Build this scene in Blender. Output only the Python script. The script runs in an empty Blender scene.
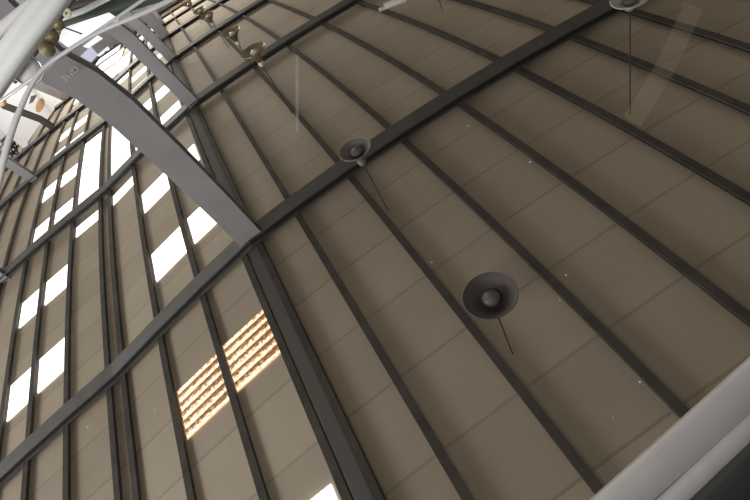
import bpy, bmesh, math, random
from mathutils import Vector, Matrix
random.seed(4)
sc = bpy.context.scene
COL = sc.collection

# ---------------------------------------------------------------- camera, sky, light, exposure
cam_d = bpy.data.cameras.new('camera'); cam = bpy.data.objects.new('camera', cam_d); COL.objects.link(cam)
cam_d.sensor_width = 36.0; cam_d.lens = 512.43 / 750 * 36.0; cam_d.clip_start = 0.05; cam_d.clip_end = 400
CR = [[-0.82762, -0.560097, 0.036564], [-0.428864, 0.58899, -0.684957], [0.362106, -0.582565, -0.727665]]
cam.matrix_world = Matrix(((CR[0][0], CR[0][1], CR[0][2], 0), (CR[1][0], CR[1][1], CR[1][2], 0), (CR[2][0], CR[2][1], CR[2][2], 1.6), (0, 0, 0, 1)))
sc.camera = cam
world = bpy.data.worlds.new('sky'); sc.world = world; world.use_nodes = True
bg = world.node_tree.nodes['Background']; bg.inputs[0].default_value = (0.97, 0.97, 0.95, 1); bg.inputs[1].default_value = 1.3
def area(name, loc, target, size, size_y, power, color):
    d = bpy.data.lights.new(name, 'AREA'); d.shape = 'RECTANGLE'; d.size = size; d.size_y = size_y; d.energy = power; d.color = color
    o = bpy.data.objects.new(name, d); COL.objects.link(o); o.location = loc
    o.rotation_euler = (Vector(target) - Vector(loc)).to_track_quat('-Z', 'Y').to_euler(); return o
area('left_fill_light', (15.5, 2.5, 2.0), (1.5, 7.5, 6), 14, 3.5, 1000, (.95, .97, 1))  # added area light to brighten the left roof and columns
area('far_fill_light', (6, 47, 4), (-2, 15, 8), 14, 5, 5600, (1, .94, .86))  # added lamp brightening the far roof; no door stands there
area('near_fill_light', (1.7, -.3, 1.1), (.35, 1.5, 1.95), 1.0, .8, 46, (1, 1, 1))  # added fill behind the camera for the near objects; no door there
sc.view_settings.view_transform = 'Standard'; sc.view_settings.look = 'None'
sc.view_settings.exposure = 0.0; sc.view_settings.gamma = 1.0; sc.view_settings.use_curve_mapping = False

# ---------------------------------------------------------------- surveyed coordinates (metres, world)
S = [[[15.438,0.458,8.039],[15.438,0.726,8.059],[15.438,1.045,8.083],[15.439,1.427,8.112],[15.442,1.889,8.148],[15.446,2.43,8.191],[15.453,3.081,8.243],[15.464,3.857,8.305],[15.478,4.789,8.381],[15.497,5.902,8.473],[15.519,7.243,8.583],[15.532,8.855,8.734],[15.52,10.784,8.965],[15.526,13.03,9.285],[15.568,15.641,9.753],[15.669,18.679,10.433],[15.839,22.456,10.939],[16.077,26.932,11.601],[16.385,32.25,12.501],[16.76,38.585,13.687],[17.196,46.141,15.209],[17.69,55.148,17.124],[18.241,65.89,19.502],[18.851,78.688,22.421]],[[14.446,0.48,8.043],[14.446,0.749,8.064],[14.447,1.067,8.088],[14.448,1.45,8.118],[14.451,1.912,8.154],[14.455,2.453,8.197],[14.462,3.105,8.25],[14.473,3.881,8.314],[14.487,4.815,8.392],[14.506,5.93,8.485],[14.528,7.274,8.597],[14.525,8.893,8.77],[14.515,10.809,9.013],[14.525,13.036,9.354],[14.576,15.628,9.853],[14.687,18.782,10.288],[14.862,22.56,10.777],[15.102,27.027,11.461],[15.407,32.342,12.383],[15.775,38.676,13.589],[16.2,46.233,15.13],[16.681,55.24,17.062],[17.216,65.983,19.455],[17.811,78.78,22.387]],[[13.454,0.503,8.047],[13.453,0.771,8.067],[13.454,1.089,8.092],[13.455,1.472,8.122],[13.458,1.934,8.16],[13.463,2.476,8.204],[13.47,3.128,8.257],[13.481,3.905,8.323],[13.495,4.84,8.402],[13.513,5.958,8.497],[13.532,7.306,8.613],[13.516,8.926,8.809],[13.508,10.826,9.066],[13.524,13.034,9.432],[13.59,15.704,9.768],[13.709,18.891,10.119],[13.887,22.657,10.628],[14.127,27.118,11.332],[14.429,32.43,12.275],[14.788,38.765,13.5],[15.202,46.322,15.059],[15.668,55.331,17.007],[16.188,66.073,19.414],[16.766,78.869,22.358]],[[12.46,0.525,8.049],[12.46,0.793,8.07],[12.46,1.112,8.096],[12.461,1.494,8.126],[12.464,1.956,8.164],[12.469,2.499,8.209],[12.477,3.151,8.264],[12.487,3.929,8.331],[12.501,4.866,8.412],[12.519,5.986,8.509],[12.521,7.343,8.648],[12.505,8.952,8.852],[12.501,10.836,9.126],[12.535,13.115,9.348],[12.611,15.819,9.596],[12.734,18.99,9.963],[12.915,22.747,10.491],[13.154,27.203,11.215],[13.45,32.515,12.177],[13.799,38.85,13.42],[14.2,46.409,14.995],[14.652,55.419,16.958],[15.156,66.162,19.378],[15.718,78.957,22.334]],[[11.465,0.547,8.051],[11.464,0.815,8.072],[11.465,1.134,8.098],[11.466,1.516,8.129],[11.469,1.978,8.168],[11.474,2.521,8.214],[11.482,3.174,8.27],[11.492,3.953,8.338],[11.506,4.891,8.421],[11.523,6.013,8.52],[11.508,7.375,8.685],[11.494,8.976,8.89],[11.512,10.943,9.006],[11.555,13.235,9.177],[11.635,15.922,9.436],[11.763,19.081,9.82],[11.944,22.831,10.366],[12.18,27.285,11.109],[12.469,32.597,12.089],[12.808,38.934,13.349],[13.195,46.494,14.94],[13.631,55.504,16.916],[14.119,66.248,19.348],[14.666,79.042,22.315]],[[10.468,0.569,8.05],[10.468,0.837,8.072],[10.468,1.155,8.098],[10.469,1.538,8.13],[10.472,2.0,8.17],[10.477,2.542,8.217],[10.485,3.196,8.275],[10.495,3.976,8.345],[10.509,4.916,8.43],[10.512,6.044,8.547],[10.507,7.455,8.64],[10.513,9.12,8.725],[10.534,11.068,8.841],[10.58,13.342,9.018],[10.664,16.014,9.291],[10.794,19.164,9.69],[10.975,22.909,10.254],[11.206,27.362,11.014],[11.487,32.676,12.011],[11.813,39.015,13.287],[12.187,46.577,14.891],[12.607,55.588,16.88],[13.079,66.331,19.324],[13.61,79.125,22.301]],[[9.47,0.591,8.047],[9.469,0.859,8.069],[9.47,1.176,8.096],[9.471,1.559,8.129],[9.474,2.021,8.17],[9.479,2.563,8.218],[9.486,3.217,8.278],[9.503,4.015,8.332],[9.531,5.0,8.364],[9.532,6.185,8.426],[9.53,7.598,8.491],[9.536,9.247,8.57],[9.559,11.178,8.688],[9.609,13.436,8.874],[9.697,16.097,9.159],[9.828,19.24,9.574],[10.006,22.983,10.154],[10.231,27.437,10.931],[10.501,32.752,11.943],[10.815,39.093,13.233],[11.173,46.656,14.851],[11.578,55.669,16.851],[12.034,66.412,19.305],[12.549,79.205,22.291]],[[8.47,0.612,8.041],[8.47,0.88,8.064],[8.471,1.199,8.089],[8.484,1.602,8.103],[8.498,2.088,8.121],[8.515,2.657,8.142],[8.533,3.34,8.168],[8.553,4.153,8.2],[8.563,5.137,8.244],[8.557,6.322,8.296],[8.555,7.724,8.351],[8.563,9.359,8.427],[8.589,11.274,8.549],[8.642,13.52,8.744],[8.732,16.172,9.041],[8.863,19.311,9.471],[9.037,23.053,10.067],[9.254,27.508,10.859],[9.513,32.826,11.885],[9.813,39.169,13.189],[10.156,46.734,14.818],[10.544,55.747,16.829],[10.985,66.49,19.292],[11.485,79.283,22.286]],[[7.533,0.733,7.945],[7.538,1.013,7.956],[7.545,1.344,7.969],[7.552,1.742,7.985],[7.561,2.222,8.005],[7.572,2.785,8.029],[7.584,3.461,8.058],[7.598,4.267,8.093],[7.591,5.265,8.135],[7.586,6.444,8.174],[7.585,7.835,8.222],[7.594,9.456,8.297],[7.623,11.359,8.424],[7.679,13.594,8.628],[7.77,16.24,8.938],[7.899,19.377,9.382],[8.067,23.12,9.992],[8.274,27.577,10.798],[8.52,32.897,11.837],[8.806,39.242,13.152],[9.133,46.808,14.792],[9.506,55.822,16.813],[9.93,66.566,19.284],[10.415,79.358,22.286]],[[6.772,0.831,7.869],[6.775,1.108,7.88],[6.778,1.437,7.893],[6.783,1.832,7.91],[6.789,2.309,7.931],[6.796,2.869,7.956],[6.805,3.541,7.986],[6.806,4.361,8.021],[6.799,5.359,8.052],[6.794,6.532,8.082],[6.794,7.915,8.126],[6.805,9.526,8.202],[6.836,11.42,8.333],[6.894,13.649,8.545],[6.984,16.292,8.865],[7.11,19.428,9.32],[7.272,23.171,9.94],[7.47,27.63,10.756],[7.706,32.952,11.805],[7.979,39.299,13.129],[8.293,46.867,14.776],[8.653,55.881,16.804],[9.065,66.625,19.282],[9.538,79.417,22.289]],[[5.882,0.918,7.804],[5.883,1.193,7.815],[5.885,1.521,7.828],[5.887,1.914,7.845],[5.89,2.389,7.866],[5.895,2.947,7.89],[5.898,3.625,7.92],[5.891,4.461,7.943],[5.886,5.456,7.962],[5.882,6.623,7.985],[5.883,7.996,8.026],[5.897,9.597,8.103],[5.93,11.483,8.24],[5.988,13.707,8.461],[6.077,16.347,8.792],[6.197,19.483,9.258],[6.35,23.229,9.89],[6.537,27.69,10.717],[6.759,33.015,11.776],[7.018,39.363,13.108],[7.317,46.932,14.764],[7.662,55.947,16.799],[8.06,66.691,19.284],[8.519,79.482,22.297]],[[4.737,0.989,7.735],[4.737,1.265,7.745],[4.737,1.592,7.757],[4.738,1.985,7.773],[4.74,2.46,7.793],[4.74,3.024,7.815],[4.735,3.728,7.829],[4.731,4.565,7.839],[4.726,5.556,7.847],[4.724,6.715,7.864],[4.728,8.077,7.904],[4.744,9.668,7.985],[4.779,11.546,8.13],[4.835,13.766,8.363],[4.919,16.405,8.707],[5.03,19.542,9.187],[5.171,23.29,9.831],[5.343,27.755,10.671],[5.547,33.082,11.741],[5.788,39.433,13.085],[6.068,47.003,14.75],[6.394,56.019,16.794],[6.774,66.763,19.286],[7.218,79.554,22.306]],[[3.556,0.913,7.423],[3.555,1.189,7.432],[3.555,1.516,7.443],[3.556,1.909,7.458],[3.555,2.392,7.474],[3.552,2.98,7.484],[3.55,3.687,7.488],[3.546,4.523,7.489],[3.544,5.508,7.492],[3.543,6.657,7.507],[3.551,8.008,7.552],[3.57,9.589,7.645],[3.605,11.46,7.807],[3.662,13.677,8.06],[3.741,16.316,8.427],[3.844,19.456,8.93],[3.974,23.209,9.599],[4.131,27.677,10.462],[4.32,33.009,11.555],[4.544,39.363,12.92],[4.807,46.937,14.606],[5.117,55.955,16.669],[5.481,66.7,19.179],[5.909,79.492,22.214]],[[2.49,0.834,7.152],[2.489,1.11,7.16],[2.489,1.438,7.171],[2.488,1.84,7.183],[2.487,2.341,7.19],[2.485,2.932,7.193],[2.484,3.641,7.191],[2.481,4.473,7.185],[2.48,5.453,7.185],[2.482,6.593,7.202],[2.491,7.936,7.254],[2.511,9.51,7.359],[2.546,11.377,7.537],[2.599,13.593,7.809],[2.671,16.234,8.195],[2.765,19.377,8.719],[2.883,23.133,9.408],[3.027,27.605,10.29],[3.201,32.94,11.403],[3.41,39.298,12.786],[3.658,46.874,14.489],[3.953,55.893,16.567],[4.304,66.64,19.092],[4.72,79.433,22.141]],[[1.328,0.743,6.866],[1.327,1.02,6.874],[1.325,1.357,6.882],[1.324,1.77,6.888],[1.323,2.276,6.891],[1.321,2.87,6.888],[1.32,3.578,6.881],[1.318,4.407,6.872],[1.317,5.379,6.871],[1.321,6.512,6.893],[1.331,7.847,6.954],[1.35,9.416,7.073],[1.382,11.281,7.268],[1.428,13.496,7.559],[1.49,16.14,7.966],[1.572,19.286,8.51],[1.676,23.046,9.219],[1.805,27.522,10.121],[1.963,32.861,11.253],[2.156,39.221,12.654],[2.389,46.8,14.374],[2.67,55.822,16.468],[3.007,66.57,19.007],[3.411,79.364,22.069]],[[0.426,0.759,6.829],[0.424,1.04,6.836],[0.421,1.381,6.842],[0.419,1.797,6.846],[0.415,2.305,6.847],[0.412,2.899,6.841],[0.409,3.606,6.831],[0.407,4.432,6.821],[0.407,5.401,6.82],[0.411,6.53,6.844],[0.42,7.863,6.91],[0.437,9.43,7.034],[0.463,11.294,7.235],[0.501,13.511,7.532],[0.554,16.156,7.944],[0.624,19.304,8.494],[0.715,23.066,9.209],[0.831,27.544,10.116],[0.976,32.884,11.253],[1.156,39.246,12.658],[1.377,46.826,14.382],[1.647,55.849,16.481],[1.973,66.598,19.023],[2.368,79.393,22.088]],[[-0.606,0.776,6.797],[-0.611,1.059,6.802],[-0.617,1.401,6.806],[-0.624,1.818,6.808],[-0.631,2.325,6.806],[-0.638,2.918,6.799],[-0.643,3.622,6.789],[-0.645,4.446,6.779],[-0.645,5.412,6.781],[-0.642,6.539,6.809],[-0.634,7.869,6.879],[-0.622,9.436,7.008],[-0.602,11.301,7.215],[-0.573,13.519,7.517],[-0.531,16.165,7.936],[-0.474,19.316,8.49],[-0.396,23.08,9.21],[-0.295,27.56,10.122],[-0.163,32.903,11.262],[0.003,39.268,12.672],[0.211,46.85,14.4],[0.469,55.875,16.501],[0.784,66.626,19.047],[1.169,79.422,22.114]],[[-1.626,0.787,6.771],[-1.635,1.069,6.774],[-1.645,1.409,6.777],[-1.656,1.823,6.777],[-1.668,2.327,6.774],[-1.678,2.917,6.767],[-1.686,3.618,6.758],[-1.69,4.438,6.752],[-1.691,5.403,6.759],[-1.689,6.529,6.792],[-1.684,7.86,6.868],[-1.676,9.428,7.002],[-1.662,11.295,7.214],[-1.641,13.514,7.52],[-1.61,16.163,7.942],[-1.564,19.316,8.501],[-1.499,23.083,9.224],[-1.41,27.567,10.139],[-1.292,32.913,11.282],[-1.137,39.28,12.694],[-0.941,46.865,14.424],[-0.694,55.893,16.528],[-0.388,66.647,19.075],[-0.012,79.446,22.145]],[[-2.693,0.787,6.745],[-2.705,1.065,6.746],[-2.719,1.4,6.747],[-2.734,1.809,6.746],[-2.75,2.307,6.744],[-2.765,2.89,6.739],[-2.777,3.586,6.735],[-2.785,4.403,6.735],[-2.789,5.367,6.75],[-2.79,6.494,6.79],[-2.788,7.828,6.873],[-2.785,9.399,7.012],[-2.778,11.269,7.229],[-2.765,13.493,7.539],[-2.744,16.146,7.964],[-2.709,19.303,8.525],[-2.655,23.075,9.25],[-2.578,27.563,10.167],[-2.471,32.912,11.312],[-2.328,39.284,12.726],[-2.142,46.873,14.458],[-1.905,55.905,16.563],[-1.607,66.662,19.111],[-1.24,79.464,22.182]],[[-3.748,0.775,6.712],[-3.758,1.044,6.715],[-3.774,1.371,6.716],[-3.792,1.772,6.716],[-3.812,2.261,6.715],[-3.831,2.836,6.715],[-3.848,3.526,6.717],[-3.862,4.339,6.727],[-3.872,5.301,6.751],[-3.879,6.431,6.8],[-3.883,7.769,6.891],[-3.885,9.346,7.037],[-3.885,11.222,7.258],[-3.881,13.452,7.571],[-3.868,16.111,7.999],[-3.843,19.274,8.561],[-3.8,23.051,9.288],[-3.733,27.545,10.205],[-3.636,32.9,11.351],[-3.502,39.277,12.766],[-3.325,46.872,14.498],[-3.096,55.908,16.603],[-2.806,66.669,19.152],[-2.445,79.476,22.223]],[[-4.748,0.76,6.672],[-4.758,1.027,6.675],[-4.772,1.341,6.68],[-4.79,1.716,6.688],[-4.813,2.194,6.691],[-4.837,2.76,6.697],[-4.861,3.441,6.706],[-4.882,4.25,6.725],[-4.9,5.211,6.759],[-4.915,6.342,6.819],[-4.928,7.685,6.918],[-4.938,9.269,7.071],[-4.946,11.153,7.297],[-4.949,13.391,7.613],[-4.944,16.058,8.043],[-4.928,19.229,8.607],[-4.893,23.014,9.333],[-4.835,27.515,10.251],[-4.746,32.877,11.397],[-4.621,39.261,12.811],[-4.451,46.861,14.542],[-4.228,55.903,16.647],[-3.945,66.67,19.195],[-3.589,79.481,22.266]],[[-5.631,0.741,6.637],[-5.64,1.004,6.64],[-5.653,1.314,6.646],[-5.672,1.684,6.656],[-5.697,2.127,6.671],[-5.727,2.672,6.685],[-5.757,3.345,6.702],[-5.786,4.148,6.729],[-5.813,5.106,6.773],[-5.838,6.238,6.842],[-5.86,7.586,6.949],[-5.879,9.177,7.109],[-5.896,11.07,7.34],[-5.907,13.317,7.66],[-5.91,15.993,8.091],[-5.901,19.173,8.655],[-5.874,22.967,9.382],[-5.822,27.476,10.299],[-5.74,32.846,11.443],[-5.621,39.237,12.856],[-5.456,46.844,14.587],[-5.239,55.893,16.691],[-4.96,66.665,19.238],[-4.608,79.481,22.308]],[[-6.646,0.707,6.601],[-6.655,0.965,6.607],[-6.668,1.27,6.615],[-6.686,1.633,6.628],[-6.712,2.067,6.647],[-6.747,2.574,6.674],[-6.79,3.209,6.706],[-6.83,4.003,6.743],[-6.869,4.957,6.797],[-6.908,6.09,6.876],[-6.944,7.442,6.994],[-6.977,9.042,7.162],[-7.006,10.946,7.398],[-7.028,13.206,7.722],[-7.041,15.895,8.155],[-7.041,19.088,8.72],[-7.022,22.894,9.446],[-6.978,27.415,10.362],[-6.902,32.797,11.505],[-6.789,39.198,12.916],[-6.63,46.815,14.645],[-6.418,55.872,16.747],[-6.143,66.652,19.292],[-5.795,79.475,22.36]],[[-7.654,0.655,6.578],[-7.663,0.908,6.586],[-7.675,1.207,6.598],[-7.693,1.563,6.614],[-7.719,1.99,6.637],[-7.756,2.488,6.669],[-7.808,3.085,6.713],[-7.868,3.833,6.766],[-7.921,4.781,6.83],[-7.975,5.912,6.92],[-8.028,7.267,7.047],[-8.078,8.875,7.223],[-8.122,10.791,7.466],[-8.158,13.065,7.794],[-8.183,15.77,8.229],[-8.192,18.979,8.794],[-8.182,22.801,9.52],[-8.145,27.337,10.434],[-8.076,32.732,11.575],[-7.968,39.146,12.983],[-7.814,46.775,14.709],[-7.606,55.842,16.809],[-7.334,66.631,19.352],[-6.989,79.463,22.417]]]
US = [-14,-13,-12,-11,-10,-9,-8,-7,-6,-5,-4,-3,-2,-1,0,1,2,3,4,5,6,7,8,9]
VS = [0.2,0.238,0.283,0.337,0.402,0.478,0.569,0.677,0.806,0.959,1.142,1.359,1.618,1.926,2.293,2.729,3.249,3.867,4.603,5.479,6.522,7.763,9.241,11.0]
FR = {"1":[[15.232,6.093,8.377],[14.259,6.122,8.39],[13.284,6.15,8.402],[12.307,6.178,8.415],[11.324,6.208,8.432],[10.327,6.243,8.461],[9.364,6.389,8.321],[8.403,6.519,8.188],[7.447,6.634,8.064],[6.667,6.718,7.971],[5.771,6.803,7.873],[4.634,6.888,7.751],[3.472,6.82,7.394],[2.43,6.749,7.091],[1.292,6.658,6.783],[0.403,6.674,6.736],[-0.626,6.681,6.701],[-1.649,6.671,6.686],[-2.725,6.637,6.686],[-3.791,6.577,6.698],[-4.806,6.491,6.718],[-5.71,6.392,6.743],[-6.76,6.248,6.781],[-7.809,6.076,6.827]],"2":[[15.291,13.352,9.251],[14.31,13.356,9.327],[13.328,13.352,9.411],[12.354,13.453,9.273],[11.387,13.563,9.104],[10.424,13.66,8.948],[9.467,13.746,8.806],[8.514,13.822,8.678],[7.565,13.89,8.565],[6.792,13.94,8.484],[5.901,13.993,8.403],[4.766,14.047,8.307],[3.609,13.948,8.009],[2.563,13.855,7.762],[1.411,13.75,7.516],[0.501,13.763,7.49],[-0.554,13.771,7.477],[-1.603,13.767,7.481],[-2.706,13.748,7.5],[-3.802,13.711,7.533],[-4.851,13.655,7.576],[-5.793,13.586,7.623],[-6.896,13.482,7.686],[-8.008,13.351,7.758]],"3":[[15.545,20.372,10.583],[14.575,20.476,10.412],[13.609,20.571,10.253],[12.647,20.658,10.107],[11.687,20.739,9.974],[10.73,20.813,9.854],[9.775,20.883,9.747],[8.821,20.948,9.652],[7.867,21.01,9.571],[7.086,21.059,9.514],[6.181,21.112,9.459],[5.025,21.169,9.394],[3.85,21.076,9.151],[2.78,20.991,8.951],[1.599,20.894,8.753],[0.66,20.912,8.74],[-0.427,20.925,8.739],[-1.507,20.928,8.751],[-2.638,20.918,8.777],[-3.759,20.894,8.814],[-4.832,20.856,8.859],[-5.794,20.808,8.907],[-6.92,20.734,8.972],[-8.06,20.639,9.047]],"4":[[15.941,27.563,11.635],[14.974,27.652,11.5],[14.009,27.737,11.375],[13.045,27.817,11.262],[12.081,27.894,11.159],[11.116,27.967,11.068],[10.15,28.038,10.988],[9.183,28.106,10.918],[8.213,28.172,10.86],[7.417,28.224,10.82],[6.493,28.282,10.783],[5.31,28.344,10.739],[4.11,28.261,10.535],[3.017,28.183,10.367],[1.808,28.095,10.202],[0.845,28.116,10.198],[-0.268,28.133,10.204],[-1.371,28.141,10.221],[-2.525,28.139,10.25],[-3.666,28.124,10.289],[-4.755,28.098,10.334],[-5.73,28.063,10.382],[-6.872,28.008,10.445],[-8.026,27.937,10.516]],"5":[[16.381,34.751,12.906],[15.409,34.838,12.797],[14.436,34.922,12.699],[13.463,35.003,12.61],[12.487,35.082,12.53],[11.509,35.158,12.46],[10.528,35.233,12.399],[9.544,35.304,12.347],[8.555,35.374,12.304],[7.743,35.429,12.276],[6.801,35.491,12.252],[5.594,35.557,12.222],[4.372,35.48,12.047],[3.258,35.408,11.903],[2.026,35.326,11.762],[1.045,35.349,11.764],[-0.088,35.37,11.775],[-1.209,35.382,11.796],[-2.38,35.385,11.827],[-3.536,35.377,11.867],[-4.638,35.359,11.912],[-5.623,35.334,11.958],[-6.776,35.292,12.019],[-7.939,35.237,12.087]],"6":[[16.821,41.962,14.315],[15.839,42.049,14.227],[14.855,42.135,14.148],[13.869,42.218,14.077],[12.879,42.3,14.014],[11.887,42.379,13.959],[10.89,42.456,13.912],[9.89,42.53,13.874],[8.884,42.602,13.843],[8.058,42.659,13.824],[7.099,42.723,13.808],[5.871,42.792,13.789],[4.63,42.72,13.636],[3.499,42.652,13.51],[2.249,42.573,13.387],[1.253,42.599,13.394],[0.105,42.622,13.41],[-1.03,42.637,13.433],[-2.215,42.644,13.466],[-3.382,42.641,13.506],[-4.493,42.63,13.55],[-5.486,42.611,13.595],[-6.646,42.58,13.654],[-7.817,42.537,13.72]],"7":[[17.244,49.193,15.815],[16.251,49.282,15.743],[15.255,49.369,15.679],[14.255,49.455,15.622],[13.253,49.538,15.572],[12.246,49.619,15.529],[11.235,49.697,15.493],[10.219,49.773,15.465],[9.199,49.847,15.443],[8.361,49.905,15.43],[7.387,49.97,15.421],[6.141,50.04,15.411],[4.884,49.971,15.275],[3.739,49.906,15.164],[2.475,49.83,15.055],[1.467,49.857,15.066],[0.307,49.882,15.084],[-0.839,49.899,15.11],[-2.034,49.91,15.144],[-3.21,49.911,15.184],[-4.329,49.905,15.228],[-5.328,49.892,15.273],[-6.494,49.868,15.33],[-7.67,49.835,15.393]],"8":[[17.647,56.44,17.379],[16.642,56.53,17.32],[15.634,56.619,17.267],[14.622,56.705,17.221],[13.607,56.789,17.181],[12.587,56.871,17.148],[11.563,56.95,17.121],[10.535,57.027,17.1],[9.502,57.102,17.085],[8.653,57.16,17.078],[7.667,57.226,17.074],[6.406,57.297,17.07],[5.135,57.23,16.948],[3.978,57.166,16.849],[2.703,57.093,16.753],[1.685,57.121,16.766],[0.515,57.147,16.787],[-0.64,57.167,16.814],[-1.843,57.18,16.849],[-3.027,57.185,16.889],[-4.152,57.183,16.933],[-5.155,57.174,16.977],[-6.326,57.157,17.032],[-7.505,57.13,17.094]],"9":[[18.029,63.698,18.988],[17.014,63.789,18.939],[15.995,63.878,18.896],[14.972,63.964,18.859],[13.945,64.049,18.827],[12.914,64.131,18.801],[11.878,64.211,18.781],[10.839,64.289,18.767],[9.794,64.363,18.758],[8.936,64.422,18.754],[7.94,64.487,18.755],[6.666,64.559,18.756],[5.384,64.493,18.647],[4.217,64.431,18.557],[2.931,64.359,18.471],[1.906,64.388,18.486],[0.727,64.415,18.509],[-0.435,64.437,18.538],[-1.645,64.452,18.573],[-2.835,64.46,18.614],[-3.964,64.461,18.658],[-4.972,64.457,18.7],[-6.146,64.444,18.755],[-7.328,64.424,18.815]]}
COLS = {"c1":[[1.24,6.658,6.752],[1.265,6.658,5.957],[1.297,6.658,5.258],[1.337,6.658,4.602],[1.38,6.658,4.021],[1.466,6.658,3.576],[1.613,6.658,3.222]],"c2":[[1.321,13.75,7.502],[1.366,13.75,7.141],[1.45,13.75,6.459],[1.531,13.75,5.795],[1.586,13.75,5.351],[1.696,13.75,4.996]],"c3":[[1.582,20.894,8.709],[1.66,20.894,8.181],[1.748,20.894,7.584],[1.86,20.894,6.997],[1.965,20.894,6.627]],"c4":[[1.754,28.095,10.179],[1.785,28.095,9.663],[1.844,28.095,9.092],[1.882,28.095,8.653],[1.938,28.095,8.315]],"c5":[[2.036,35.326,11.66],[2.017,35.326,11.002],[1.998,35.326,10.363]],"l2":[[8.495,13.822,8.91],[8.498,13.822,8.597],[8.479,13.822,7.977]],"l3":[[8.668,20.948,9.705],[8.746,20.948,9.196],[8.814,20.948,8.657],[8.897,20.948,8.075]],"l4":[[8.955,28.106,10.905],[9.1,28.106,10.214],[9.415,28.106,9.612],[9.778,28.106,8.928]],"l5":[[9.268,35.304,12.284],[9.615,35.304,11.589],[10.034,35.304,10.788],[10.318,35.304,10.238]]}
LAMP = {"L1":[-0.806,2.501,5.606],"L2":[-0.757,5.4,5.553],"L3":[-0.554,9.7,5.55],"L4":[-0.536,13.4,6.397],"L5":[-0.347,17.2,6.965],"L6":[-0.277,21.0,7.862],"L7":[-0.102,25.5,8.731],"M1":[-4.089,4.3,5.11],"M2":[-4.502,10.0,6.376]}
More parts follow.
